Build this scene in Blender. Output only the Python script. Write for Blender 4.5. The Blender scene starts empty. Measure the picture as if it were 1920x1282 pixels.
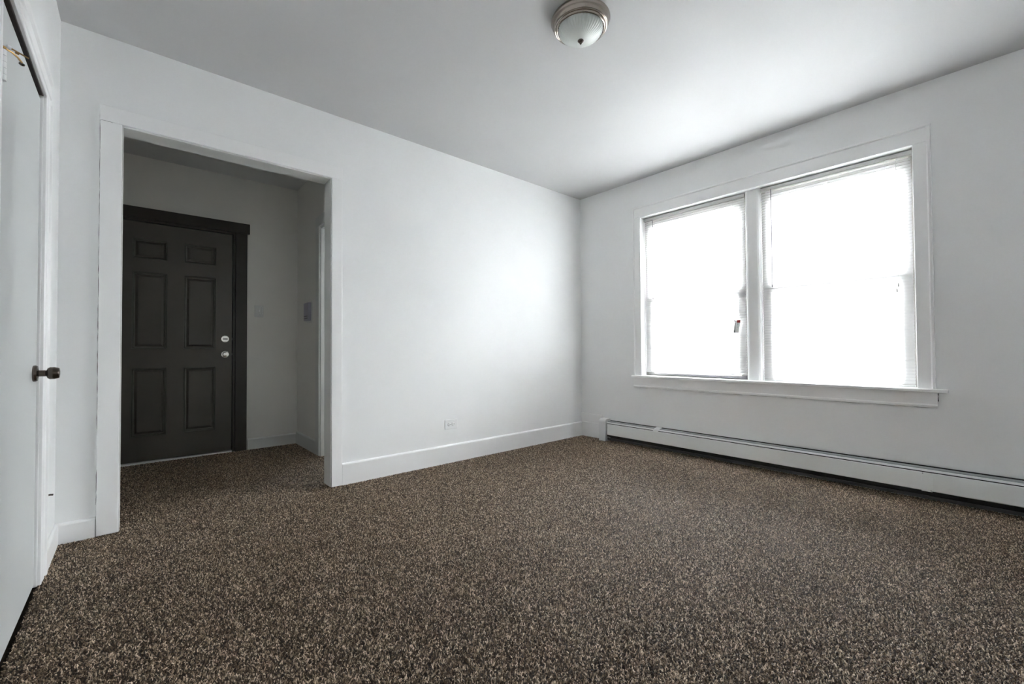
import bpy, bmesh, math, random
import numpy as np
from mathutils import Vector, Matrix

random.seed(7)
rng = np.random.default_rng(7)
scene = bpy.context.scene
col = scene.collection

# ------------------------------------------------------------------ camera
F_PX = 808.33
cam_d = bpy.data.cameras.new('camera')
cam_d.sensor_fit = 'HORIZONTAL'
cam_d.sensor_width = 36.0
cam_d.lens = F_PX / 1920 * 36.0
cam_d.clip_start = 0.02
cam = bpy.data.objects.new('camera', cam_d)
col.objects.link(cam)
YAW, PITCH, ROLL = 0.85237, 0.0178, -0.00605
fw = Vector((math.cos(YAW) * math.cos(PITCH), math.sin(YAW) * math.cos(PITCH), math.sin(PITCH)))
rt = Vector((math.sin(YAW), -math.cos(YAW), 0))
up = rt.cross(fw)
r2 = math.cos(ROLL) * rt + math.sin(ROLL) * up
u2 = -math.sin(ROLL) * rt + math.cos(ROLL) * up
M4 = Matrix((r2, u2, -fw)).transposed().to_4x4()
M4.translation = Vector((-3.7959, -3.1514, 0.96))
cam.matrix_world = M4
scene.camera = cam

# ------------------------------------------------------------------ sky, exposure
world = bpy.data.worlds.new('overcast_sky')
scene.world = world
world.use_nodes = True
bg = world.node_tree.nodes['Background']
bg.inputs['Color'].default_value = (0.945, 0.98, 0.995, 1)
bg.inputs['Strength'].default_value = 10.0
scene.view_settings.view_transform = 'Standard'
scene.view_settings.look = 'None'
scene.view_settings.exposure = 3.2
scene.view_settings.gamma = 1.0
scene.view_settings.use_curve_mapping = False
scene.cycles.max_bounces = 14
scene.cycles.diffuse_bounces = 9
scene.cycles.transparent_max_bounces = 16
scene.cycles.caustics_reflective = False
scene.cycles.caustics_refractive = False


def portal(name, x, yc, zc, w, h):
    """lets the renderer find the sky through a window opening"""
    ld = bpy.data.lights.new(name, 'AREA')
    ld.shape = 'RECTANGLE'
    ld.size, ld.size_y = h, w
    ld.cycles.is_portal = True
    o = bpy.data.objects.new(name, ld)
    o.location = (x, yc, zc)
    o.rotation_euler = (0, math.radians(90), 0)
    col.objects.link(o)


# ------------------------------------------------------------------ dimensions (metres)
H = 2.656            # ceiling height
XL = -4.094          # left wall
YF = -4.45           # wall behind the camera
WT = 0.11            # partition thickness
XE = 0.20            # outer face of window wall
OX0, OX1, OZ = -3.857, -2.750, 2.192   # cased opening
FY = 1.75            # foyer back wall
FX0, FX1 = -4.30, -2.512               # foyer side walls
SX = FX1 + WT        # side room
WY0, WY1, WZ0, WZ1 = -2.776, -0.778, 0.697, 2.268   # window opening
DY0, DY1, DZ = -1.272, -0.515, 2.035   # closet door opening in the left wall

portal('window_portal', XE + 0.01, (WY0 + WY1) / 2, (WZ0 + WZ1) / 2, 1.98, 1.55)

# ------------------------------------------------------------------ helpers
def box(bm, x0, x1, y0, y1, z0, z1):
    v = [bm.verts.new(p) for p in ((x0, y0, z0), (x1, y0, z0), (x1, y1, z0), (x0, y1, z0),
                                   (x0, y0, z1), (x1, y0, z1), (x1, y1, z1), (x0, y1, z1))]
    for f in ((0, 3, 2, 1), (4, 5, 6, 7), (0, 1, 5, 4), (1, 2, 6, 5), (2, 3, 7, 6), (3, 0, 4, 7)):
        bm.faces.new([v[i] for i in f])


def extrude_profile(bm, prof, axis, a, b):
    """closed 2d profile swept along an axis ('x': prof=(y,z), 'y': prof=(x,z), 'z': prof=(x,y))"""
    def P(p, t):
        return {'x': (t, p[0], p[1]), 'y': (p[0], t, p[1]), 'z': (p[0], p[1], t)}[axis]
    A = [bm.verts.new(P(p, a)) for p in prof]
    B = [bm.verts.new(P(p, b)) for p in prof]
    n = len(prof)
    for i in range(n):
        bm.faces.new((A[i], A[(i + 1) % n], B[(i + 1) % n], B[i]))
    bm.faces.new(A[::-1])
    bm.faces.new(B)


def frame_of(d):
    d = Vector(d).normalized()
    a = Vector((0, 0, 1)) if abs(d.z) < 0.9 else Vector((1, 0, 0))
    u = d.cross(a).normalized()
    return d, u, d.cross(u)


def lathe(bm, prof, origin, direction, n=32, cap=True, ribs=0, rib_amp=0.0):
    """prof = [(radius, distance along direction)]"""
    d, u, v = frame_of(direction)
    o = Vector(origin)
    rings = []
    for r, h in prof:
        ring = []
        for i in range(n):
            a = 2 * math.pi * i / n
            rr = r * (1 + (rib_amp * math.cos(ribs * a) if ribs else 0))
            ring.append(bm.verts.new(o + d * h + (u * math.cos(a) + v * math.sin(a)) * rr))
        rings.append(ring)
    for k in range(len(rings) - 1):
        for i in range(n):
            bm.faces.new((rings[k][i], rings[k][(i + 1) % n], rings[k + 1][(i + 1) % n], rings[k + 1][i]))
    if cap:
        bm.faces.new(rings[0][::-1])
        bm.faces.new(rings[-1])


def tube(bm, pts, r, n=8):
    pts = [Vector(p) for p in pts]
    rings = []
    for k, p in enumerate(pts):
        d = (pts[min(k + 1, len(pts) - 1)] - pts[max(k - 1, 0)])
        _, u, v = frame_of(d)
        rings.append([bm.verts.new(p + (u * math.cos(2 * math.pi * i / n) + v * math.sin(2 * math.pi * i / n)) * r) for i in range(n)])
    for k in range(len(rings) - 1):
        for i in range(n):
            bm.faces.new((rings[k][i], rings[k][(i + 1) % n], rings[k + 1][(i + 1) % n], rings[k + 1][i]))
    bm.faces.new(rings[0][::-1])
    bm.faces.new(rings[-1])


def obj(name, bm, mat, parent=None, bevel=0.0, smooth=False, recalc=True):
    if recalc:
        bmesh.ops.recalc_face_normals(bm, faces=bm.faces)
    me = bpy.data.meshes.new(name)
    bm.to_mesh(me)
    bm.free()
    me.materials.append(mat)
    if smooth:
        for p in me.polygons:
            p.use_smooth = True
    o = bpy.data.objects.new(name, me)
    col.objects.link(o)
    if bevel:
        m = o.modifiers.new('bevel', 'BEVEL')
        m.width = bevel
        m.segments = 2
        m.limit_method = 'ANGLE'
    if smooth:
        m = o.modifiers.new('edges', 'EDGE_SPLIT')
        m.split_angle = math.radians(40)
    if parent is not None:
        o.parent = parent
        o.matrix_parent_inverse = Matrix.Translation(parent.location).inverted()
    return o


def bobj(name, boxes, mat, parent=None, bevel=0.0):
    bm = bmesh.new()
    for b in boxes:
        box(bm, *b)
    return obj(name, bm, mat, parent, bevel)


def tag(o, label, cat=None, group=None, kind=None):
    o['label'] = label
    if cat:
        o['category'] = cat
    if group:
        o['group'] = group
    if kind:
        o['kind'] = kind
    return o


def thing(name, loc, label, cat, group=None, kind=None):
    o = bpy.data.objects.new(name, None)
    o.empty_display_size = 0.05
    o.location = loc
    col.objects.link(o)
    return tag(o, label, cat, group, kind)


# ------------------------------------------------------------------ materials
def mat_base(name, color, rough=0.5, metal=0.0, spec=0.5):
    m = bpy.data.materials.new(name)
    m.use_nodes = True
    b = m.node_tree.nodes['Principled BSDF']
    b.inputs['Base Color'].default_value = (*color, 1)
    b.inputs['Roughness'].default_value = rough
    b.inputs['Metallic'].default_value = metal
    b.inputs['Specular IOR Level'].default_value = spec
    return m


def paint(name, color, rough, scale=220.0, bump=0.08, var=0.03, spec=0.4, dist=0.0006):
    m = mat_base(name, color, rough, 0, spec)
    nt = m.node_tree
    b = nt.nodes['Principled BSDF']
    tc = nt.nodes.new('ShaderNodeTexCoord')
    n1 = nt.nodes.new('ShaderNodeTexNoise')
    n1.inputs['Scale'].default_value = scale
    n1.inputs['Detail'].default_value = 3
    bp = nt.nodes.new('ShaderNodeBump')
    bp.inputs['Strength'].default_value = bump
    bp.inputs['Distance'].default_value = dist
    n2 = nt.nodes.new('ShaderNodeTexNoise')
    n2.inputs['Scale'].default_value = 2.3
    n2.inputs['Detail'].default_value = 4
    rp = nt.nodes.new('ShaderNodeMapRange')
    rp.inputs['From Min'].default_value = 0.3
    rp.inputs['From Max'].default_value = 0.7
    rp.inputs['To Min'].default_value = 1 - var
    rp.inputs['To Max'].default_value = 1.0
    mx = nt.nodes.new('ShaderNodeMix')
    mx.data_type = 'RGBA'
    mx.blend_type = 'MULTIPLY'
    mx.inputs[0].default_value = 1.0
    mx.inputs[6].default_value = (*color, 1)
    L = nt.links.new
    L(tc.outputs['Object'], n1.inputs['Vector'])
    L(tc.outputs['Object'], n2.inputs['Vector'])
    L(n1.outputs['Fac'], bp.inputs['Height'])
    L(bp.outputs['Normal'], b.inputs['Normal'])
    L(n2.outputs['Fac'], rp.inputs['Value'])
    L(rp.outputs['Result'], mx.inputs[7])
    L(mx.outputs[2], b.inputs['Base Color'])
    return m


M = {}
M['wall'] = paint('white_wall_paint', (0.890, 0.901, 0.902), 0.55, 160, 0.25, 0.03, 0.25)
M['foyer'] = paint('shaded_wall_paint', (0.74, 0.725, 0.69), 0.5, 160, 0.25, 0.03)  # warmer, darker copy of the wall paint, foyer shade put into the colour
M['shaded_trim'] = paint('shaded_trim_paint', (0.66, 0.665, 0.65), 0.4, 60, 0.18, 0.02)  # darker copy of the white trim paint, shade put into the colour
M['dark_jamb'] = paint('dark_brown_jamb', (0.055, 0.042, 0.040), 0.8, 80, 0.3, 0.3)
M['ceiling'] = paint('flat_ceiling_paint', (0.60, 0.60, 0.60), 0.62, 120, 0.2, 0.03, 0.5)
M['trim'] = paint('white_gloss_trim_paint', (0.90, 0.905, 0.905), 0.32, 60, 0.18, 0.02, 0.5, 0.001)
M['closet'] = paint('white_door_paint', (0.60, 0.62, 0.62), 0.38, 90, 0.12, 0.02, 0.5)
M['heater'] = paint('white_baked_enamel', (0.86, 0.88, 0.87), 0.3, 40, 0.03, 0.02, 0.5)
M['damper'] = mat_base('grey_enamel_damper', (0.34, 0.36, 0.365), 0.35)
M['heater_dark'] = mat_base('heater_slot_shade', (0.012, 0.012, 0.013), 0.7)
M['heater_rail'] = mat_base('heater_dark_rail', (0.05, 0.05, 0.055), 0.4)
M['brown_door'] = paint('dark_brown_door_paint', (0.085, 0.076, 0.064), 0.42, 180, 0.2, 0.12, 0.5)
M['brown_trim'] = paint('dark_brown_trim_paint', (0.034, 0.028, 0.023), 0.45, 120, 0.2, 0.12, 0.45)
M['nickel'] = mat_base('brushed_nickel', (0.37, 0.325, 0.29), 0.22, 1.0)
M['bright_nickel'] = mat_base('polished_nickel', (0.86, 0.83, 0.78), 0.22, 1.0)
M['bronze'] = mat_base('dark_pewter', (0.13, 0.11, 0.095), 0.24, 1.0)
M['brass'] = mat_base('aged_brass', (0.42, 0.27, 0.11), 0.35, 1.0)
M['steel'] = mat_base('steel', (0.65, 0.65, 0.64), 0.3, 1.0)
M['plastic'] = mat_base('white_plastic', (0.84, 0.85, 0.85), 0.35)
M['rail_plastic'] = mat_base('grey_white_metal_rail', (0.62, 0.62, 0.60), 0.4)
M['lilac_plastic'] = mat_base('pale_lilac_plastic', (0.40, 0.385, 0.46), 0.45)
M['slot'] = mat_base('dark_slot', (0.02, 0.02, 0.02), 0.6)
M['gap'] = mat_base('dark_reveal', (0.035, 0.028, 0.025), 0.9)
M['wand'] = mat_base('grey_acrylic_wand', (0.16, 0.16, 0.17), 0.3)
M['cord'] = mat_base('white_cord', (0.75, 0.75, 0.74), 0.8)
M['sash'] = paint('grey_sash_paint', (0.5, 0.49, 0.47), 0.4, 60, 0.1)
M['alu'] = mat_base('grey_aluminium', (0.36, 0.35, 0.37), 0.45, 0.6)
M['red'] = mat_base('red_print', (0.36, 0.01, 0.01), 0.5)
M['black'] = mat_base('black_print', (0.02, 0.02, 0.025), 0.5)
M['card'] = mat_base('white_card', (0.85, 0.86, 0.86), 0.6)
M['rubber'] = mat_base('white_rubber', (0.8, 0.82, 0.84), 0.6)
M['floor'] = paint('carpet_backing', (0.030, 0.022, 0.016), 0.95, 300, 0.5, 0.2, 0.1)
M['brick'] = paint('exterior_brick_paint', (0.35, 0.30, 0.27), 0.9)


def slat_material():
    m = bpy.data.materials.new('white_vinyl_slat')
    m.use_nodes = True
    nt = m.node_tree
    nt.nodes.remove(nt.nodes['Principled BSDF'])
    out = nt.nodes['Material Output']
    d = nt.nodes.new('ShaderNodeBsdfDiffuse')
    d.inputs['Color'].default_value = (0.83, 0.83, 0.835, 1)
    t = nt.nodes.new('ShaderNodeBsdfTranslucent')
    t.inputs['Color'].default_value = (0.79, 0.785, 0.785, 1)
    mx = nt.nodes.new('ShaderNodeMixShader')
    mx.inputs[0].default_value = 0.35
    nt.links.new(d.outputs[0], mx.inputs[1])
    nt.links.new(t.outputs[0], mx.inputs[2])
    nt.links.new(mx.outputs[0], out.inputs['Surface'])
    return m


def glass_material():
    m = bpy.data.materials.new('window_glass')
    m.use_nodes = True
    nt = m.node_tree
    nt.nodes.remove(nt.nodes['Principled BSDF'])
    out = nt.nodes['Material Output']
    t = nt.nodes.new('ShaderNodeBsdfTransparent')
    t.inputs['Color'].default_value = (0.955, 0.96, 0.965, 1)
    g = nt.nodes.new('ShaderNodeBsdfGlossy')
    g.inputs['Roughness'].default_value = 0.03
    fr = nt.nodes.new('ShaderNodeFresnel')
    fr.inputs['IOR'].default_value = 1.45
    mx = nt.nodes.new('ShaderNodeMixShader')
    nt.links.new(fr.outputs[0], mx.inputs[0])
    nt.links.new(t.outputs[0], mx.inputs[1])
    nt.links.new(g.outputs[0], mx.inputs[2])
    nt.links.new(mx.outputs[0], out.inputs['Surface'])
    return m


def shade_material():
    m = mat_base('frosted_ribbed_glass', (0.70, 0.74, 0.71), 0.3)
    b = m.node_tree.nodes['Principled BSDF']
    b.inputs['Transmission Weight'].default_value = 0.0
    b.inputs['Subsurface Weight'].default_value = 0.0
    b.inputs['Coat Weight'].default_value = 0.3
    return m


def carpet_material():
    m = bpy.data.materials.new('brown_frieze_carpet')
    m.use_nodes = True
    nt = m.node_tree
    b = nt.nodes['Principled BSDF']
    oi = nt.nodes.new('ShaderNodeObjectInfo')
    cr = nt.nodes.new('ShaderNodeValToRGB')
    e = cr.color_ramp.elements
    e[0].position, e[0].color = 0.0, (0.025, 0.015, 0.010, 1)
    e[1].position, e[1].color = 1.0, (0.92, 0.77, 0.60, 1)
    for p, c in ((0.35, (0.060, 0.037, 0.022, 1)), (0.62, (0.21, 0.143, 0.090, 1)), (0.85, (0.50, 0.375, 0.26, 1))):
        x = e.new(p)
        x.color = c
    # fibres scatter light through the pile, so a tuft shades like the pile surface more than like a hard cone
    ge = nt.nodes.new('ShaderNodeNewGeometry')
    va = nt.nodes.new('ShaderNodeVectorMath')
    va.operation = 'ADD'
    va.inputs[1].default_value = (0, 0, 1.1)
    vn = nt.nodes.new('ShaderNodeVectorMath')
    vn.operation = 'NORMALIZE'
    nt.links.new(ge.outputs['Normal'], va.inputs[0])
    nt.links.new(va.outputs[0], vn.inputs[0])
    nt.links.new(vn.outputs[0], b.inputs['Normal'])
    nt.links.new(oi.outputs['Random'], cr.inputs['Fac'])
    nt.links.new(cr.outputs['Color'], b.inputs['Base Color'])
    b.inputs['Roughness'].default_value = 0.5
    b.inputs['Specular IOR Level'].default_value = 0.3
    b.inputs['Sheen Weight'].default_value = 0.3
    b.inputs['Sheen Roughness'].default_value = 0.3
    return m


M['slat'] = slat_material()
M['glass'] = glass_material()
M['shade'] = shade_material()
M['carpet'] = carpet_material()

# ------------------------------------------------------------------ room shell
bobj('floor', [(-4.7, 0.0, YF - 0.1, 3.35, -0.15, -0.010)], M['floor'])
tag(bpy.data.objects['floor'], 'dark backing under the brown carpet', 'floor', kind='structure')

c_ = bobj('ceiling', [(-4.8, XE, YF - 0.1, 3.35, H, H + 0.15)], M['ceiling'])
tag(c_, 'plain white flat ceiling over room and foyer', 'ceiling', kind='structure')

w_ = bobj('wall_back', [(XL - 0.6, OX0 - 0.012, 0, WT, -0.1, H), (OX1 + 0.012, XE, 0, WT, -0.1, H),
                        (OX0 - 0.012, OX1 + 0.012, 0, WT, OZ + 0.012, H)], M['wall'])
tag(w_, 'white painted wall with the wide cased opening to the foyer', 'wall', kind='structure')

w_ = bobj('wall_right', [(0, XE, YF - 0.1, WY0 - 0.01, -0.1, H), (0, XE, WY1 + 0.01, 0, -0.1, H),
                         (0, XE, WY0 - 0.01, WY1 + 0.01, -0.1, WZ0 - 0.022), (0, XE, WY0 - 0.01, WY1 + 0.01, WZ1 + 0.01, H)], M['wall'])
tag(w_, 'white painted outside wall holding the double window', 'wall', kind='structure')

w_ = bobj('wall_left', [(XL - 0.12, XL, YF - 0.1, DY0 - 0.02, -0.1, H), (XL - 0.12, XL, DY1 + 0.02, 0, -0.1, H),
                        (XL - 0.12, XL, DY0 - 0.02, DY1 + 0.02, DZ + 0.02, H)], M['wall'])
tag(w_, 'white painted wall holding the white closet door', 'wall', kind='structure')

w_ = bobj('wall_front', [(XL - 0.12, XE, YF - 0.12, YF, -0.1, H)], M['wall'])
tag(w_, 'plain white wall facing the foyer opening', 'wall', kind='structure')

# closet behind the left door
w_ = bobj('wall_closet', [(XL - 0.62, XL - 0.58, DY0 - 0.3, 0, -0.1, H), (XL - 0.6, XL - 0.1, DY0 - 0.3, DY0 - 0.26, -0.1, H)], M['wall'])
tag(w_, 'bare closet wall behind the white door', 'wall', kind='structure')

# foyer and the side room beyond its doorway
EDX0, EDX1, EDZ = -3.968, -3.075, 2.105     # entry door opening
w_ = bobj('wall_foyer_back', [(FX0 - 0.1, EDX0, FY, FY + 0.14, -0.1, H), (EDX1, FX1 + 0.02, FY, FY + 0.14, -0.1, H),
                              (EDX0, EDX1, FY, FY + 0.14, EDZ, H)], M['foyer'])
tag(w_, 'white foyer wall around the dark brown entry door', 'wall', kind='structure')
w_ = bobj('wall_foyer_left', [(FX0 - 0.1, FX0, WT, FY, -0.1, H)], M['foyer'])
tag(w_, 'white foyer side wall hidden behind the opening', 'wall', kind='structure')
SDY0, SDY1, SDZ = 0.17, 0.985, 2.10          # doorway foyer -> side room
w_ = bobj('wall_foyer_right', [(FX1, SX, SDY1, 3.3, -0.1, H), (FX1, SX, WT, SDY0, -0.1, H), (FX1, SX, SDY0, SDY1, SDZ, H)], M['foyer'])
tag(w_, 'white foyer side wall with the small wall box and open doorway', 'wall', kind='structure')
w_ = bobj('wall_side_room', [(SX, XE, 3.2, 3.3, -0.1, H), (0, XE, WT, 2.3, -0.1, H), (0, XE, 2.72, 3.2, -0.1, H),
                             (0, XE, 2.3, 2.72, -0.1, 1.2), (0, XE, 2.3, 2.72, 2.0, H)], M['wall'])
tag(w_, 'white walls of the side room with a bare window opening', 'wall', kind='structure')
portal('side_window_portal', XE + 0.01, 2.51, 1.6, 0.42, 0.8)
# unseen corridor outside the entry door, added to stop light leaks
w_ = bobj('wall_corridor', [(FX0 - 0.1, FX1 + 0.01, 3.2, 3.3, -0.1, H), (FX0 - 0.1, FX0, FY, 3.2, -0.1, H)], M['wall'])
tag(w_, 'unseen corridor wall closing off light outside the entry door', 'wall', kind='structure')


# ------------------------------------------------------------------ carpet pile
def carpet():
    pts = []
    sp = 0.0043

    def patch(x0, x1, y0, y1, s):
        nx, ny = int((x1 - x0) / s), int((y1 - y0) / s)
        gx, gy = np.meshgrid(np.arange(nx), np.arange(ny))
        p = np.zeros((nx * ny, 3))
        p[:, 0] = x0 + (gx.ravel() + 0.5 + rng.uniform(-0.5, 0.5, nx * ny)) * s
        p[:, 1] = y0 + (gy.ravel() + 0.5 + rng.uniform(-0.5, 0.5, nx * ny)) * s
        p[:, 2] = -0.0095 + rng.uniform(-0.001, 0.001, nx * ny)
        pts.append(p)
    patch(XL + 0.002, -0.005, -3.5, -0.004, sp)
    patch(OX0 + 0.002, OX1 - 0.002, -0.004, WT, sp)
    patch(FX0 + 0.002, FX1 - 0.002, WT, FY - 0.004, sp)
    patch(FX1 - 0.002, SX, SDY0, SDY1, sp)
    P = np.concatenate(pts)
    me = bpy.data.meshes.new('carpet_pile')
    me.vertices.add(len(P))
    me.vertices.foreach_set('co', P.astype(np.float32).ravel())
    o = bpy.data.objects.new('carpet_pile', me)
    col.objects.link(o)
    tag(o, 'speckled brown and beige frieze carpet covering the floor', 'carpet', kind='stuff')
    ng = bpy.data.node_groups.new('carpet_tufts', 'GeometryNodeTree')
    ng.interface.new_socket('Geometry', in_out='INPUT', socket_type='NodeSocketGeometry')
    ng.interface.new_socket('Geometry', in_out='OUTPUT', socket_type='NodeSocketGeometry')
    N = ng.nodes.new
    gi, go = N('NodeGroupInput'), N('NodeGroupOutput')
    cone = N('GeometryNodeMeshCone')
    cone.inputs['Vertices'].default_value = 5
    cone.inputs['Side Segments'].default_value = 1
    cone.inputs['Radius Top'].default_value = 0.0013
    cone.inputs['Radius Bottom'].default_value = 0.0019
    cone.inputs['Depth'].default_value = 0.0095
    sm = N('GeometryNodeSetMaterial')
    sm.inputs['Material'].default_value = M['carpet']
    iop = N('GeometryNodeInstanceOnPoints')
    # pile lies in slowly changing directions, as walked-on carpet does
    x, y, n = P[:, 0], P[:, 1], len(P)
    f1 = np.sin(2.3 * x + 1.7 * y + 0.6) + np.sin(-3.9 * x + 2.9 * y + 2.0) + np.sin(5.1 * x + 6.3 * y + 4.0) * 0.7 + np.sin(9.0 * x - 7.7 * y) * 0.5
    f2 = np.sin(1.9 * x - 2.6 * y + 3.1) + np.sin(4.4 * x + 3.3 * y + 0.4) + np.sin(-6.2 * x + 5.2 * y + 1.0) * 0.7 + np.sin(8.1 * x + 9.4 * y) * 0.5
    rot = np.stack([0.16 * f1 + rng.uniform(-0.85, 0.85, n), 0.16 * f2 + rng.uniform(-0.85, 0.85, n), rng.uniform(0, 6.28, n)], 1)
    at = me.attributes.new('pile_rotation', 'FLOAT_VECTOR', 'POINT')
    at.data.foreach_set('vector', rot.astype(np.float32).ravel())
    rv = N('GeometryNodeInputNamedAttribute')
    rv.data_type = 'FLOAT_VECTOR'
    rv.inputs['Name'].default_value = 'pile_rotation'
    rs = N('FunctionNodeRandomValue')
    rs.data_type = 'FLOAT_VECTOR'
    rs.inputs[0].default_value = (0.8, 0.8, 0.75)
    rs.inputs[1].default_value = (1.3, 1.3, 1.15)
    rs.inputs['Seed'].default_value = 5
    L = ng.links.new
    L(gi.outputs[0], iop.inputs['Points'])
    L(cone.outputs['Mesh'], sm.inputs['Geometry'])
    L(sm.outputs['Geometry'], iop.inputs['Instance'])
    L(rv.outputs[0], iop.inputs['Rotation'])
    L(rs.outputs[0], iop.inputs['Scale'])
    L(iop.outputs['Instances'], go.inputs[0])
    md = o.modifiers.new('tufts', 'NODES')
    md.node_group = ng
    me.materials.append(M['carpet'])


carpet()

# ------------------------------------------------------------------ cased opening
t = thing('trim_1', (-3.3, 0, 0), 'thick white painted casing around the wide foyer opening', 'door casing', kind='structure')
bobj('side_casing', [(-3.943, -3.857, -0.020, 0.0, 0, OZ)], M['trim'], t, 0.003)
bobj('side_casing', [(-2.750, -2.676, -0.020, 0.0, 0, OZ)], M['trim'], t, 0.003)
bobj('head_casing', [(-3.945, -2.674, -0.021, 0.0, OZ, 2.277)], M['trim'], t, 0.003)
bobj('side_jamb', [(OX0 - 0.012, OX0 + 0.004, -0.012, WT + 0.012, 0, OZ + 0.012)], M['shaded_trim'], t, 0.002)  # opening jambs take the darkened trim copy for their shade
bobj('side_jamb', [(OX1 - 0.006, OX1 + 0.012, -0.012, WT + 0.012, 0, OZ + 0.012)], M['shaded_trim'], t, 0.002)
bobj('head_jamb', [(OX0 + 0.004, OX1 - 0.006, -0.012, WT + 0.012, OZ - 0.010, OZ + 0.012)], M['shaded_trim'], t, 0.002)


def crack_shade(parent, a, b, w0, w1, normal, n=60, gaps=0.15, seed=1):
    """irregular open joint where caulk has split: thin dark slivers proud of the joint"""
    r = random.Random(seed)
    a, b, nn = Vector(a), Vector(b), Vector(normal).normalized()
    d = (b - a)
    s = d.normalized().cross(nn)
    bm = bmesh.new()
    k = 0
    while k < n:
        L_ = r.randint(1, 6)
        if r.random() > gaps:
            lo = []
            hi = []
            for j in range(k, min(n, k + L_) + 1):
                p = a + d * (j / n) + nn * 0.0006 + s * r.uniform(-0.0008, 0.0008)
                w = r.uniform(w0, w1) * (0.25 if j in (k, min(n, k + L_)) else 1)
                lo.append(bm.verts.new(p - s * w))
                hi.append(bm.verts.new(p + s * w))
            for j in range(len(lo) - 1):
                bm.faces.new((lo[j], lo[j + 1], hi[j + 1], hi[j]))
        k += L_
    return obj('crack_shade_line', bm, M['gap'], parent)


crack_shade(t, (-3.9445, -0.001, 0.16), (-3.9445, -0.001, 2.277), 0.0006, 0.0014, (0, -1, 0), 70, 0.02, 3)  # dark sliver also paints in the shade line beside the left casing
crack_shade(t, (-2.6745, -0.001, 0.02), (-2.6745, -0.001, 2.1), 0.0005, 0.0011, (0, -1, 0), 120, 0.35, 4)
crack_shade(t, (-3.94, -0.0002, 2.2785), (-2.68, -0.0002, 2.2785), 0.0005, 0.0012, (0, -1, 0), 80, 0.06, 5)
crack_shade(t, (-3.943, -0.0205, OZ), (-3.862, -0.0205, OZ - 0.004), 0.0002, 0.0009, (0, -1, 0), 16, 0.3, 6)

# ------------------------------------------------------------------ baseboards


def baseboard(name, axis, a, b, face, h, label, into=-1, th=0.015, mat='trim'):
    """axis 'x': board on a wall at y=face; axis 'y': board on a wall at x=face; into = direction into the room"""
    bm = bmesh.new()
    d = into * th
    prof = [(face, -0.012), (face + d, -0.012), (face + d, h - 0.012), (face + d * 0.75, h - 0.004), (face + d * 0.35, h), (face, h)]
    extrude_profile(bm, prof, axis, a, b)
    o = obj(name, bm, M[mat], None, 0.0012)
    return tag(o, label, 'baseboard', kind='structure')


baseboard('baseboard_back', 'x', -2.674, 0.0, 0.0, 0.152, 'tall white baseboard under the wall outlet')
baseboard('baseboard_back.001', 'x', XL, -3.9455, 0.0, 0.10, 'short white baseboard between closet wall and opening casing')
baseboard('baseboard_left', 'y', -0.388, -0.016, XL, 0.10, 'white baseboard beside the closet door casing', 1)
b_ = baseboard('baseboard_right', 'y', -0.300, -0.0155, 0.0, 0.163, 'lower white baseboard between corner and heater', -1, 0.018)
b_ = baseboard('baseboard_right.001', 'y', -0.285, -0.0005, 0.0, 0.252, 'upper white baseboard strip behind the heater end', -1, 0.012)
baseboard('baseboard_foyer', 'x', -2.962, FX1 - 0.0005, FY, 0.105, 'white foyer baseboard beside the brown entry door', mat='shaded_trim')
baseboard('baseboard_foyer.001', 'y', 1.088, FY - 0.016, FX1, 0.125, 'white foyer baseboard under the small wall box', -1, mat='shaded_trim')

# ------------------------------------------------------------------ entry door
def panel_mesh(bm, x0, x1, z0, z1, y, rings):
    prev = None
    for ins, dep in rings:
        v = [bm.verts.new(p) for p in ((x0 + ins, y + dep, z0 + ins), (x1 - ins, y + dep, z0 + ins), (x1 - ins, y + dep, z1 - ins), (x0 + ins, y + dep, z1 - ins))]
        if prev:
            for i in range(4):
                bm.faces.new((prev[i], prev[(i + 1) % 4], v[(i + 1) % 4], v[i]))
        prev = v
    bm.faces.new(prev)


d = thing('door_1', (-3.52, FY, 0), 'dark brown six-panel entry door in a brown casing', 'door', kind='structure')
DX0, DX1, DB, DT = -3.952, -3.092, 0.016, 2.087
dy = FY + 0.012        # room face of slab
xs = [(-3.818, -3.586), (-3.462, -3.225)]
zs = [(0.232, 0.816), (0.987, 1.650), (1.772, 1.941)]
bm = bmesh.new()
cuts_x = [DX0, xs[0][0], xs[0][1], xs[1][0], xs[1][1], DX1]
cuts_z = [DB, zs[0][0], zs[0][1], zs[1][0], zs[1][1], zs[2][0], zs[2][1], DT]
box(bm, DX0, DX1, dy + 0.016, dy + 0.044, DB, DT)
for i in range(5):
    for j in range(7):
        if i in (1, 3) and j in (1, 3, 5):
            continue
        box(bm, cuts_x[i], cuts_x[i + 1], dy, dy + 0.016, cuts_z[j], cuts_z[j + 1])
bmesh.ops.remove_doubles(bm, verts=bm.verts, dist=1e-5)
# drop the internal faces between cells
bm.faces.ensure_lookup_table()
seen = {}
for f in bm.faces:
    seen.setdefault(tuple(sorted(v.index for v in f.verts)), []).append(f)
bmesh.ops.delete(bm, geom=[f for fs in seen.values() if len(fs) > 1 for f in fs], context='FACES')
obj('slab', bm, M['brown_door'], d)
RINGS = [(0.0, 0.0), (0.001, 0.010), (0.0055, 0.010), (0.0075, 0.001), (0.014, 0.003), (0.0155, 0.014), (0.0225, 0.014), (0.035, 0.005), (0.037, 0.004)]
for (a, b) in xs:
    for (c, e) in zs:
        bm = bmesh.new()
        panel_mesh(bm, a, b, c, e, dy, RINGS)
        obj('panel', bm, M['brown_door'], d, recalc=False)
cs = bobj('side_casing', [(-3.068, -2.972, FY - 0.022, FY, 0.0, 2.110)], M['brown_trim'], d, 0.002)
bobj('side_casing', [(-4.072, -3.976, FY - 0.022, FY, 0.0, 2.110)], M['brown_trim'], d, 0.002)
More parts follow.
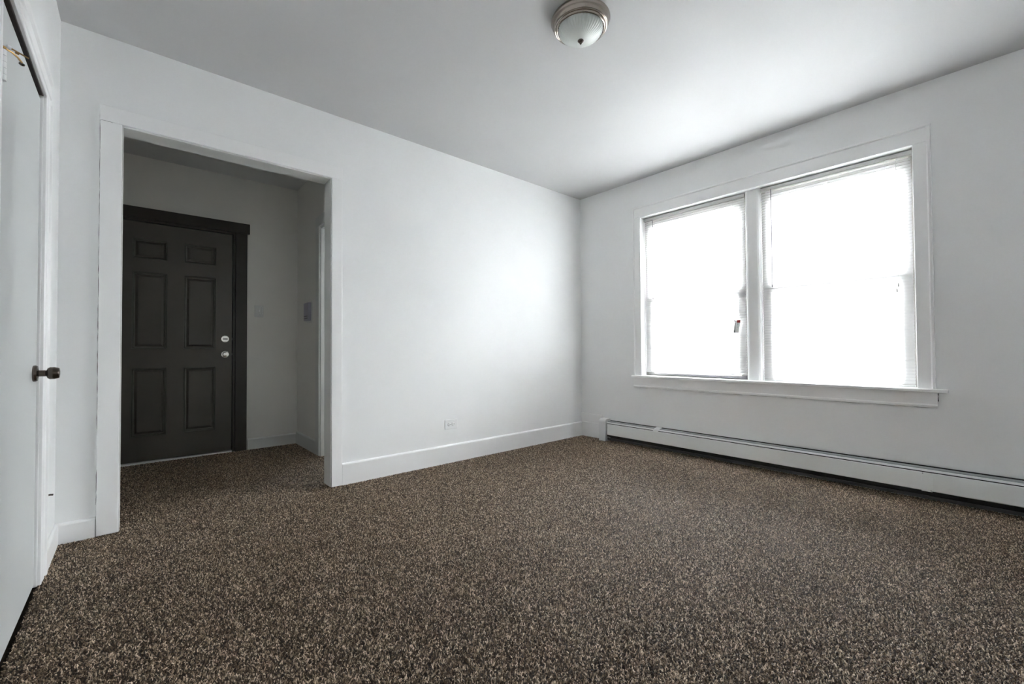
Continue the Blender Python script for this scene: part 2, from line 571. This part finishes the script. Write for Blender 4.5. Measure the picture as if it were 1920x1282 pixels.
bobj('head_casing', [(-4.092, -2.952, FY - 0.026, FY, 2.110, 2.207)], M['brown_trim'], d, 0.002)
bobj('jamb', [(-3.088, -3.066, FY - 0.006, FY + 0.10, 0.0, 2.112)], M['brown_trim'], d, 0.0015)
bobj('jamb', [(-3.978, -3.956, FY - 0.006, FY + 0.10, 0.0, 2.112)], M['brown_trim'], d, 0.0015)
bobj('head_jamb', [(-3.978, -3.066, FY - 0.006, FY + 0.10, 2.091, 2.112)], M['brown_trim'], d, 0.0015)
th_ = bobj('pale_door_strip', [(-3.956, -3.088, FY - 0.002, FY + 0.11, -0.01, 0.008)], M['plastic'], d, 0.001)  # pale strip along the foot of the entry door
th_['label'] = 'pale strip under the door'
# deadbolt and knob
bm = bmesh.new()
lathe(bm, [(0.034, 0), (0.034, 0.005), (0.031, 0.010), (0.012, 0.012)], (-3.149, dy, 1.079), (0, -1, 0), 32)
k = obj('deadbolt', bm, M['bright_nickel'], d, smooth=True)
bobj('thumb_turn', [(-3.168, -3.130, dy - 0.030, dy - 0.011, 1.073, 1.083)], M['bronze'], k, 0.003)
bm = bmesh.new()
lathe(bm, [(0.036, 0), (0.036, 0.006), (0.032, 0.012), (0.016, 0.014), (0.013, 0.026), (0.016, 0.034), (0.025, 0.044), (0.0265, 0.056), (0.022, 0.066), (0.010, 0.069)], (-3.148, dy, 0.932), (0, -1, 0), 32)
obj('knob', bm, M['bright_nickel'], d, smooth=True)
for z in (1.078, 0.932):
    bobj('latch_plate', [(-3.0915, -3.0885, dy - 0.003, dy + 0.03, z - 0.010, z + 0.010)], M['steel'], d, 0.001)

# ------------------------------------------------------------------ foyer side doorway
t = thing('trim_2', (FX1, 0.6, 0), 'white casing of the doorway in the foyer side wall', 'door casing', kind='structure')
bobj('side_casing', [(FX1 - 0.018, FX1, 0.990, 1.085, 0, SDZ + 0.005)], M['shaded_trim'], t, 0.003)
bobj('side_casing', [(FX1 - 0.018, FX1, WT + 0.013, 0.165, 0, SDZ + 0.005)], M['shaded_trim'], t, 0.003)
bobj('head_casing', [(FX1 - 0.019, FX1, WT + 0.013, 1.087, SDZ + 0.005, SDZ + 0.105)], M['shaded_trim'], t, 0.003)
bobj('side_jamb', [(FX1 - 0.004, SX + 0.004, 0.968, 0.985, 0, SDZ)], M['shaded_trim'], t, 0.002)
bobj('side_jamb', [(FX1 - 0.004, SX + 0.004, 0.17, 0.187, 0, SDZ)], M['shaded_trim'], t, 0.002)
bobj('head_jamb', [(FX1 - 0.004, SX + 0.004, 0.187, 0.968, SDZ - 0.017, SDZ)], M['shaded_trim'], t, 0.002)

# ------------------------------------------------------------------ closet door
d = thing('door_2', (XL, (DY0 + DY1) / 2, 0), 'flat white closet door with a dark pewter knob', 'door', kind='structure')
fx = -4.101
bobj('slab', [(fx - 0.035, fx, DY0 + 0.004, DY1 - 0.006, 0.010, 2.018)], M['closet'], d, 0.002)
bobj('jamb', [(XL - 0.115, XL + 0.001, DY1 - 0.002, DY1 + 0.018, 0, DZ)], M['trim'], d, 0.002)
bobj('jamb', [(XL - 0.115, XL + 0.001, DY0 - 0.018, DY0 + 0.001, 0, DZ)], M['trim'], d, 0.002)
bobj('head_jamb', [(XL - 0.115, XL + 0.001, DY0 - 0.018, DY1 + 0.018, DZ, DZ + 0.018)], M['dark_jamb'], d, 0.002)  # head jamb alone is dark brown, side jambs are trim white
bobj('door_stop', [(fx - 0.055, fx - 0.037, DY0, DY1, 2.0, DZ)], M['gap'], d)  # stop coloured dark as the shade in the gap over the door


def casing_prof(y0, y1, s):
    """stepped casing profile in (x, y); s=+1 outer edge at y1"""
    f0 = XL
    pr = [(f0, y0), (f0 + 0.010, y0), (f0 + 0.012, y0 + 0.004 * s), (f0 + 0.012, y0 + 0.020 * s), (f0 + 0.008, y0 + 0.023 * s), (f0 + 0.008, y0 + 0.030 * s),
          (f0 + 0.013, y0 + 0.036 * s), (f0 + 0.013, y0 + 0.080 * s), (f0 + 0.009, y0 + 0.084 * s), (f0 + 0.009, y0 + 0.092 * s),
          (f0 + 0.018, y1 - 0.022 * s), (f0 + 0.018, y1 - 0.003 * s), (f0 + 0.015, y1), (f0, y1)]
    return pr


bm = bmesh.new()
extrude_profile(bm, casing_prof(DY1 + 0.004, DY1 + 0.126, 1), 'z', 0, 2.042)
obj('side_casing', bm, M['trim'], d, 0.0008)
bm = bmesh.new()
extrude_profile(bm, casing_prof(DY0 - 0.034, DY0 - 0.154, -1), 'z', 0, 2.042)
obj('side_casing', bm, M['trim'], d, 0.0008)
bm = bmesh.new()
zc = 2.042
pr = [(x, zc + (y - (DY1 + 0.004))) for x, y in casing_prof(DY1 + 0.004, DY1 + 0.126, 1)]
extrude_profile(bm, pr, 'y', DY0 - 0.126, DY1 + 0.126)
obj('head_casing', bm, M['trim'], d, 0.0008)
# knob
ky, kz = -0.600, 0.876
bm = bmesh.new()
lathe(bm, [(0.032, 0), (0.033, 0.006), (0.030, 0.012), (0.018, 0.014), (0.0125, 0.016), (0.0125, 0.034)], (fx, ky, kz), (1, 0, 0), 32)
k = obj('rosette', bm, M['bronze'], d, smooth=True)
bm = bmesh.new()
lathe(bm, [(0.010, 0.034), (0.012, 0.036), (0.021, 0.040), (0.0245, 0.046), (0.0245, 0.058), (0.0215, 0.070), (0.0185, 0.073), (0.012, 0.0735), (0.008, 0.070), (0.004, 0.070)], (fx, ky, kz), (1, 0, 0), 32)
obj('knob', bm, M['bronze'], d, smooth=True)
bobj('latch', [(fx - 0.024, fx - 0.004, DY1 - 0.0055, DY1 - 0.003, kz - 0.028, kz + 0.028)], M['steel'], d)
# hinge and hinge-pin stop
hy = DY0 + 0.002
hx = -4.088
bm = bmesh.new()
for i in range(5):
    lathe(bm, [(0.0075, 0.0005), (0.0075, 0.0175)], (hx, hy, 1.742 + i * 0.018), (0, 0, 1), 12)
h_ = obj('hinge', bm, M['plastic'], d, smooth=True)
bobj('hinge_leaf', [(fx - 0.001, fx + 0.002, DY0 + 0.006, DY0 + 0.036, 1.742, 1.832)], M['plastic'], h_)
bm = bmesh.new()
lathe(bm, [(0.0035, -0.012), (0.0035, 0.0), (0.008, 0.001), (0.008, 0.006), (0.004, 0.009)], (hx, hy, 1.833), (0, 0, 1), 12)
tube(bm, [(hx, hy, 1.838), (hx + 0.015, hy + 0.016, 1.838), (-4.064, hy + 0.030, 1.835), (-4.058, hy + 0.046, 1.830)], 0.0026, 8)
tube(bm, [(hx + 0.010, hy + 0.006, 1.846), (-4.042, hy + 0.028, 1.840)], 0.0022, 8)
lathe(bm, [(0.0042, 0), (0.0042, 0.006)], (-4.066, hy + 0.018, 1.8425), (1, 0.6, 0), 10)
st = obj('hinge_pin_stop', bm, M['brass'], d, smooth=True)
bm = bmesh.new()
lathe(bm, [(0.004, 0), (0.006, 0.001), (0.006, 0.008), (0.004, 0.009)], (hx + 0.006, hy + 0.003, 1.846), (1, 0.6, -0.1), 14)
obj('bumper', bm, M['rubber'], st, smooth=True)
bm = bmesh.new()
lathe(bm, [(0.0065, 0), (0.0065, 0.004), (0.004, 0.006)], (-4.058, hy + 0.050, 1.829), (-0.3, 0.6, -0.7), 16)
obj('pad', bm, M['bronze'], st, smooth=True)

# ------------------------------------------------------------------ window trim
t = thing('trim_3', (0, -1.777, 0.7), 'white casing, sill and apron around the double window', 'window casing', kind='structure')
CO0, CO1, CZ1 = -2.862, -0.690, 2.380


def win_casing_profile(inner, outer):
    s = 1 if outer > inner else -1
    return [(0.0, inner), (-0.015, inner), (-0.018, inner + 0.003 * s), (-0.018, outer - 0.020 * s), (-0.021, outer - 0.018 * s),
            (-0.026, outer - 0.013 * s), (-0.026, outer - 0.003 * s), (-0.022, outer), (0.0, outer)]


bm = bmesh.new()
extrude_profile(bm, win_casing_profile(WY1, CO1), 'z', WZ0, WZ1)
obj('side_casing', bm, M['trim'], t, 0.0008)
bm = bmesh.new()
extrude_profile(bm, win_casing_profile(WY0, CO0), 'z', WZ0, WZ1)
obj('side_casing', bm, M['trim'], t, 0.0008)
bm = bmesh.new()
extrude_profile(bm, win_casing_profile(WZ1, CZ1), 'y', CO0, CO1)
obj('head_casing', bm, M['trim'], t, 0.0008)
for (a, b, z0, z1) in ((CO1 - 0.0005, CO1 - 0.020, WZ1, CZ1 - 0.020), (CO0 + 0.0005, CO0 + 0.020, WZ1, CZ1 - 0.020)):
    bobj('backband_return', [(-0.0255, 0, min(a, b), max(a, b), z0 - 0.001, z1 + 0.004)], M['trim'], t, 0.001)
bobj('stool', [(-0.052, 0.118, -2.918, -0.680, WZ0 - 0.022, WZ0)], M['trim'], t, 0.004)
bm = bmesh.new()
extrude_profile(bm, [(0, 0.578), (-0.022, 0.578), (-0.024, 0.583), (-0.024, 0.593), (-0.020, 0.598), (-0.018, 0.600), (-0.018, 0.6745), (0, 0.6745)], 'y', -2.868, -0.688)
obj('apron', bm, M['trim'], t, 0.0008)
bobj('head_jamb', [(0.0, 0.19, WY0 - 0.009, WY1 + 0.009, WZ1, WZ1 + 0.009)], M['trim'], t, 0.001)
bobj('side_jamb', [(0.0, 0.19, WY1, WY1 + 0.009, WZ0, WZ1)], M['trim'], t, 0.001)
bobj('side_jamb', [(0.0, 0.19, WY0 - 0.009, WY0, WZ0, WZ1)], M['trim'], t, 0.001)
MY0, MY1 = -1.852, -1.738
bm = bmesh.new()
extrude_profile(bm, [(0.034, MY0 + 0.010), (0.030, MY0 + 0.022), (0.029, (MY0 + MY1) / 2), (0.030, MY1 - 0.022), (0.034, MY1 - 0.010), (0.044, MY1), (0.19, MY1), (0.19, MY0), (0.044, MY0)], 'z', WZ0, WZ1)
obj('mullion', bm, M['trim'], t, 0.001)
crack_shade(t, (-0.0005, CO0 + 0.005, CZ1 + 0.001), (-0.0005, CO1 - 0.005, CZ1 + 0.001), 0.0006, 0.0013, (-1, 0, 0), 70, 0.06, 8)
crack_shade(t, (-0.0005, -2.866, 0.5765), (-0.0005, -0.69, 0.5765), 0.0007, 0.0016, (-1, 0, 0), 70, 0.05, 9)
crack_shade(t, (-0.0005, -2.8695, 0.578), (-0.0005, -2.8695, 0.67), 0.0006, 0.003, (-1, 0, 0), 12, 0.1, 10)

# ------------------------------------------------------------------ windows
def window(name, y0, y1, label):
    w = thing(name, (0.12, (y0 + y1) / 2, WZ0), label, 'window', kind='structure')
    zm = 1.44
    bobj('outer_stop', [(0.078, 0.19, y0, y0 + 0.028, WZ0, WZ1)], M['sash'], w)
    bobj('outer_stop', [(0.078, 0.19, y1 - 0.028, y1, WZ0, WZ1)], M['sash'], w)
    bobj('outer_stop', [(0.078, 0.19, y0, y1, WZ1 - 0.03, WZ1)], M['sash'], w)
    for nm, x, z0, z1, rb, rtp in (('lower_sash', 0.080, WZ0, zm + 0.025, 0.035, 0.048), ('upper_sash', 0.118, zm - 0.025, WZ1 - 0.03, 0.048, 0.095)):
        a, b = y0 + 0.028, y1 - 0.028
        s = bobj(nm, [(x, x + 0.035, a, a + 0.058, z0, z1), (x, x + 0.035, b - 0.058, b, z0, z1),
                      (x, x + 0.035, a + 0.058, b - 0.058, z0, z0 + rb), (x, x + 0.035, a + 0.058, b - 0.058, z1 - rtp, z1)], M['sash'], w, 0.002)
        bobj('pane', [(x + 0.016, x + 0.019, a + 0.058, b - 0.058, z0 + rb, z1 - rtp)], M['glass'], s)
    return w


w1 = window('window_1', MY1, WY1, 'double-hung window behind the shorter blind near the room corner')
w2 = window('window_2', WY0, MY0, 'double-hung window behind the blind that reaches the sill')
bm = bmesh.new()
v = [bm.verts.new(p) for p in ((0.066, -0.905, 0.716), (0.082, -0.905, 0.716), (0.082, -1.722, 0.700), (0.066, -1.722, 0.700),
                               (0.066, -0.905, 0.720), (0.082, -0.905, 0.720), (0.082, -1.722, 0.726), (0.066, -1.722, 0.726))]
for f in ((0, 3, 2, 1), (4, 5, 6, 7), (0, 1, 5, 4), (1, 2, 6, 5), (2, 3, 7, 6), (3, 0, 4, 7)):
    bm.faces.new([v[i] for i in f])
o_ = obj('grey_strip', bm, M['alu'], w1)  # grey strip lying on the sill below the blind
o_['label'] = 'grey strip showing under the blind'


# ------------------------------------------------------------------ blinds
def blind(y0, y1, zbot, label, wand_y, cord_y, cord_z, ladders):
    b = thing('mini_blind', (0.058, (y0 + y1) / 2, zbot), label, 'window blind', 'white mini blinds in the double window')
    zt = WZ1 - 0.010
    bm = bmesh.new()
    extrude_profile(bm, [(0.040, zt - 0.027), (0.0385, zt - 0.022), (0.0385, zt), (0.042, zt), (0.044, zt - 0.004), (0.072, zt - 0.004), (0.074, zt), (0.077, zt), (0.077, zt - 0.027)], 'y', y0, y1)
    obj('headrail', bm, M['rail_plastic'], b, 0.0006)
    br = bobj('bottom_rail', [(0.049, 0.067, y0 + 0.006, y1 - 0.006, zbot, zbot + 0.011)], M['plastic'], b, 0.003)
    pitch, wd, ang, crown = 0.0212, 0.0252, math.radians(63), 0.0017
    bm = bmesh.new()
    A, B = [], []
    ya, yb = y0 + 0.007 - (y0 + y1) / 2, y1 - 0.007 - (y0 + y1) / 2
    ca, sa = math.cos(ang), math.sin(ang)
    for k in range(6):
        s = k / 5 - 0.5
        h = crown * (1 - 4 * s * s)
        x = s * wd * ca - h * sa
        z = s * wd * sa + h * ca
        A.append(bm.verts.new((x, ya, z)))
        B.append(bm.verts.new((x, yb, z)))
    for k in range(5):
        bm.faces.new((A[k], A[k + 1], B[k + 1], B[k]))
    me = bpy.data.meshes.new('slat')
    bm.to_mesh(me)
    bm.free()
    me.materials.append(M['slat'])
    for p in me.polygons:
        p.use_smooth = True
    z = zbot + 0.026
    while z < zt - 0.036:
        o = bpy.data.objects.new('slat', me)
        o.parent = b
        o.location = (0, 0, z - zbot)
        o.rotation_euler = (0, random.uniform(-0.012, 0.012), 0)
        col.objects.link(o)
        z += pitch
    for ly in ladders:
        bm = bmesh.new()
        tube(bm, [(0.0445, ly, zt - 0.027), (0.0445, ly, zbot + 0.004)], 0.0006, 5)
        tube(bm, [(0.0715, ly, zt - 0.027), (0.0715, ly, zbot + 0.004)], 0.0006, 5)
        obj('ladder_cord', bm, M['cord'], b)
    bm = bmesh.new()
    lathe(bm, [(0.0018, 0), (0.0034, 0.012), (0.0034, 0.775), (0.0045, 0.78), (0.0045, 0.79)], (0.031, wand_y, zt - 0.020), (0, 0, -1), 6)
    wv = obj('tilt_wand', bm, M['wand'], b)
    bm = bmesh.new()
    tube(bm, [(0.040, wand_y, zt - 0.018), (0.031, wand_y, zt - 0.016), (0.031, wand_y, zt - 0.024)], 0.0016, 6)
    obj('wand_hook', bm, M['steel'], wv)
    cz = list(cord_z)
    for i, zz in enumerate(cz):
        bm = bmesh.new()
        cy = cord_y + 0.008 * i
        tube(bm, [(0.040, cord_y, zt - 0.020), (0.036, cord_y + 0.002 * i, zt - 0.05), (0.036, cy, zz)], 0.0009, 5)
        c = obj('pull_cord', bm, M['cord'], b)
        bm = bmesh.new()
        lathe(bm, [(0.002, 0), (0.004, -0.006), (0.0055, -0.026), (0.0045, -0.029)], (0.036, cy, zz), (0, 0, 1), 10)
        obj('tassel', bm, M['rail_plastic'], c, smooth=True)
    return b


blind(MY1 + 0.004, WY1 - 0.006, 0.733, 'white mini blind whose bottom rail hangs just above the sill', -0.884, -1.640, (1.215,), (-0.90, -1.255, -1.61))
blind(WY0 + 0.008, MY0 - 0.002, 0.699, 'white mini blind lowered fully onto the sill', -1.936, -2.690, (1.392, 1.356), (-1.985, -2.31, -2.63))

# printed tag on the cord of the blind
g = thing('warning_tag', (0.030, -1.655, 1.09), 'small folded white tag with red band on the blind cord', 'tag')
bm = bmesh.new()
# two leaves of the folded card, slightly open like a book, leaning a little
def leaf(bm, p, q, z0, z1, lean, x_off, th=0.0005):
    (xa, ya), (xb, yb) = p, q
    vs = []
    for dx in (0, th):
        vs += [bm.verts.new((xa + x_off + dx, ya, z0)), bm.verts.new((xb + x_off + dx, yb, z0)), bm.verts.new((xb + x_off + dx, yb - lean, z1)), bm.verts.new((xa + x_off + dx, ya - lean, z1))]
    for f in ((0, 1, 2, 3), (7, 6, 5, 4), (0, 4, 5, 1), (1, 5, 6, 2), (2, 6, 7, 3), (3, 7, 4, 0)):
        bm.faces.new([vs[i] for i in f])


LN = 0.016
leaf(bm, (0.033, -1.630), (0.026, -1.652), 1.090, 1.198, LN, 0)
obj('back_leaf', bm, M['card'], g)
bm = bmesh.new()
leaf(bm, (0.026, -1.652), (0.031, -1.676), 1.090, 1.198, LN, 0)
obj('front_leaf', bm, M['card'], g)
bm = bmesh.new()
leaf(bm, (0.0262, -1.6645), (0.0302, -1.690), 1.176, 1.197, 0.001, -0.0008, 0.0003)
obj('red_band', bm, M['red'], g)
bm = bmesh.new()
r_ = random.Random(3)
for i in range(9):
    f0 = i / 9
    z0 = 1.092 + f0 * 0.082
    w = 0.0125 - 0.0085 * f0
    y_ = -1.637 - LN * (z0 - 1.09) / 0.108 * 1.0
    leaf(bm, (0.0301, y_), (0.0301 - w * 0.32, y_ - w), z0, z0 + 0.0068 + 0.0015 * r_.random(), 0.0012, -0.0011, 0.0003)
obj('printed_lines', bm, M['black'], g)
bm = bmesh.new()
for i, (z0, w) in enumerate(((1.160, 0.006), (1.146, 0.004), (1.132, 0.006), (1.118, 0.004), (1.106, 0.005))):
    y_ = -1.658 - LN * (z0 - 1.09) / 0.108
    leaf(bm, (0.0272, y_), (0.0272 + w * 0.2, y_ - w), z0, z0 + (0.008 if i == 0 else 0.003), 0.0008, -0.0010, 0.0003)
obj('printed_lines', bm, M['alu'], g)

# ------------------------------------------------------------------ baseboard heater
hh = thing('baseboard_heater', (-0.04, -2.2, 0), 'long white metal baseboard heater under the window', 'heater')
HY0, HY1 = YF + 0.02, -0.388
sh = 0.070
bobj('back_panel', [(-0.004, -0.0005, HY0, HY1, 0.015, 0.208)], M['heater_dark'], hh)  # black top edge paints in the slot's shade along the wall
bobj('shade_core', [(-0.064, -0.004, HY0, HY1, 0.045, 0.188)], M['heater_dark'], hh)  # filler block, coloured black as the shade inside the heater
# damper: sloped top blade with an open slot behind it, then the rolled top lip
bm = bmesh.new()
extrude_profile(bm, [(-0.024, 0.2025), (-0.025, 0.205), (-0.045, 0.200), (-0.050, 0.197), (-0.049, 0.194)], 'y', HY0, HY1)
obj('damper', bm, M['damper'], hh)
bm = bmesh.new()
extrude_profile(bm, [(-0.053, 0.192), (-0.054, 0.1955), (-0.062, 0.1945), (-0.073, 0.1895), (-0.0755, 0.1855), (-0.072, 0.1845), (-0.060, 0.190)], 'y', HY0, HY1)
obj('top_lip', bm, M['plastic'], hh)


def front(a, b):
    bm = bmesh.new()
    extrude_profile(bm, [(-0.066, 0.1775), (-0.072, 0.1785), (-0.0755, 0.174), (-0.0755, 0.070), (-0.072, 0.065), (-0.060, 0.065), (-0.060, 0.068), (-0.071, 0.070), (-0.0725, 0.172)], 'y', a, b)
    return obj('front_panel', bm, M['heater'], hh)


front(-2.792, -0.398)
front(HY0, -2.838)
sp_ = bobj('splice_plate', [(-0.0772, -0.072, -2.840, -2.790, 0.062, 0.1785)], M['heater'], hh, 0.0008)
for (yy, zz) in ((-2.797, 0.172), (-2.834, 0.070)):
    bm = bmesh.new()
    lathe(bm, [(0.0035, 0), (0.003, 0.0015), (0.001, 0.002)], (-0.0772, yy, zz), (-1, 0, 0), 10)
    obj('screw', bm, M['alu'], sp_, smooth=True)
bm = bmesh.new()
extrude_profile(bm, [(-0.006, 0.2060), (-0.007, 0.2080), (-0.046, 0.2025), (-0.064, 0.1975), (-0.0765, 0.191), (-0.079, 0.180), (-0.077, 0.180), (-0.075, 0.188), (-0.050, 0.200)], 'y', -0.985, -0.930)
obj('joint_cover', bm, M['plastic'], hh)
bobj('lower_rail', [(-0.058, -0.050, HY0, HY1, 0.012, 0.032)], M['heater_rail'], hh, 0.001)
# end cap with rounded top front corner
bm = bmesh.new()
pr = [(0.0, -0.005), (-0.090, -0.005), (-0.090, 0.192)]
for k in range(1, 9):
    a = math.pi / 2 * k / 8
    pr.append((-0.090 + 0.035 * (1 - math.cos(a)), 0.192 + 0.035 * math.sin(a)))
pr.append((0.0, 0.227))
extrude_profile(bm, pr, 'y', -0.386, -0.302)
obj('end_cap', bm, M['plastic'], hh, 0.002)

# ------------------------------------------------------------------ ceiling lamp
lx, ly = -2.080, -1.740
lamp = thing('ceiling_lamp', (lx, ly, H), 'round flush ceiling lamp with brushed nickel rim and ribbed glass', 'ceiling lamp')
bm = bmesh.new()
lathe(bm, [(0.148, 0.0), (0.150, 0.004), (0.150, 0.010), (0.146, 0.015), (0.144, 0.022), (0.141, 0.032), (0.136, 0.040), (0.133, 0.0425)], (lx, ly, H - 0.0005), (0, 0, -1), 96)
obj('base_pan', bm, M['nickel'], lamp, smooth=True)
bm = bmesh.new()
lathe(bm, [(0.133, 0.040), (0.1345, 0.043), (0.1335, 0.047), (0.130, 0.0485), (0.1275, 0.0475), (0.126, 0.050), (0.124, 0.054), (0.120, 0.056), (0.117, 0.055), (0.116, 0.050), (0.120, 0.042)], (lx, ly, H), (0, 0, -1), 96, cap=False)
obj('trim_ring', bm, M['nickel'], lamp, smooth=True)
bm = bmesh.new()
pr = []
for k in range(13):
    a = math.pi / 2 * k / 12
    pr.append((max(0.114 * math.cos(a), 0.006), 0.050 + 0.058 * math.sin(a) ** 1.1))
lathe(bm, pr, (lx, ly, H), (0, 0, -1), 288, cap=False, ribs=44, rib_amp=0.013)
obj('glass_shade', bm, M['shade'], lamp, smooth=True)
bm = bmesh.new()
lathe(bm, [(0.006, 0.104), (0.0145, 0.107), (0.0155, 0.110), (0.0130, 0.114), (0.0095, 0.117), (0.0070, 0.118), (0.0058, 0.122), (0.0040, 0.1265), (0.0012, 0.128)], (lx, ly, H), (0, 0, -1), 24)
obj('finial', bm, M['bronze'], lamp, smooth=True)

# ------------------------------------------------------------------ wall outlet (mounted sideways)
o_ = thing('wall_outlet', (-1.746, 0, 0.323), 'white duplex outlet mounted sideways above the tall baseboard', 'outlet')
bobj('cover_plate', [(-1.808, -1.683, -0.0065, 0.0, 0.2825, 0.3635)], M['plastic'], o_, 0.003)
for cx in (-1.767, -1.727):
    bm = bmesh.new()
    lathe(bm, [(0.0165, 0.0), (0.0165, 0.0025), (0.0155, 0.003)], (cx, -0.0063, 0.323), (0, -1, 0), 24)
    s_ = obj('socket', bm, M['plastic'], o_, smooth=True)
    bobj('slot', [(cx - 0.0085, cx - 0.0005, -0.0098, -0.0090, 0.3295, 0.3320)], M['slot'], s_)
    bobj('slot', [(cx - 0.0085, cx - 0.0005, -0.0098, -0.0090, 0.3140, 0.3165)], M['slot'], s_)
    bm = bmesh.new()
    lathe(bm, [(0.003, 0), (0.003, 0.0008)], (cx + 0.0085, -0.0090, 0.323), (0, -1, 0), 12)
    obj('slot', bm, M['slot'], s_)
bm = bmesh.new()
lathe(bm, [(0.003, 0), (0.0025, 0.0012)], (-1.747, -0.0063, 0.323), (0, -1, 0), 12)
obj('screw', bm, M['steel'], o_)

# ------------------------------------------------------------------ light switch with clear cover
s_ = thing('light_switch', (-2.868, FY, 1.358), 'white light switch plate beside the entry door casing', 'light switch')
bobj('cover_plate', [(-2.906, -2.828, FY - 0.006, FY, 1.300, 1.418)], M['shaded_trim'], s_, 0.0025)
bobj('toggle', [(-2.872, -2.862, FY - 0.018, FY - 0.005, 1.350, 1.372)], M['plastic'], s_, 0.002)
bm = bmesh.new()
pts = [(-2.860, FY - 0.012, 1.335)]
for k in range(9):
    a = math.pi * k / 8
    pts.append((-2.849 - 0.011 * math.cos(a), FY - 0.012, 1.392 + 0.014 * math.sin(a)))
pts.append((-2.838, FY - 0.012, 1.335))
tube(bm, pts, 0.0022, 6)
h_ = obj('hook', bm, M['plastic'], s_, smooth=True)
for x in (-2.860, -2.838):
    bm = bmesh.new()
    lathe(bm, [(0.002, -0.005), (0.005, -0.003), (0.005, 0.004), (0.002, 0.006)], (x, FY - 0.012, 1.333), (0, -1, 0), 10)
    obj('peg', bm, M['plastic'], h_, smooth=True)

# ------------------------------------------------------------------ small box on the foyer side wall
b_ = thing('door_chime_box', (FX1, 1.32, 1.34), 'small pale lilac plastic box on the foyer side wall', 'wall box')
bobj('back_plate', [(FX1 - 0.006, FX1, 1.235, 1.405, 1.232, 1.440)], M['shaded_trim'], b_, 0.002)
bobj('body', [(FX1 - 0.036, FX1 - 0.006, 1.250, 1.392, 1.252, 1.428)], M['lilac_plastic'], b_, 0.004)
for z in (1.272, 1.292):
    for k in range(4):
        y = 1.272 + k * 0.030
        bobj('vent', [(FX1 - 0.0368, FX1 - 0.0355, y, y + 0.018, z, z + 0.008)], M['slot'], b_)

# ------------------------------------------------------------------ stub on left wall
b_ = thing('cable_stub', (XL, -0.285, 0.31), 'short dark cable end poking out of the wall beside the closet casing', 'cable')
bm = bmesh.new()
tube(bm, [(XL - 0.004, -0.285, 0.312), (XL + 0.012, -0.285, 0.314), (XL + 0.022, -0.284, 0.312)], 0.0042, 8)
obj('cable', bm, M['bronze'], b_, smooth=True)
bm = bmesh.new()
tube(bm, [(XL + 0.004, -0.285, 0.309), (XL + 0.005, -0.285, 0.296)], 0.0016, 6)
obj('clip', bm, M['bronze'], b_, smooth=True)
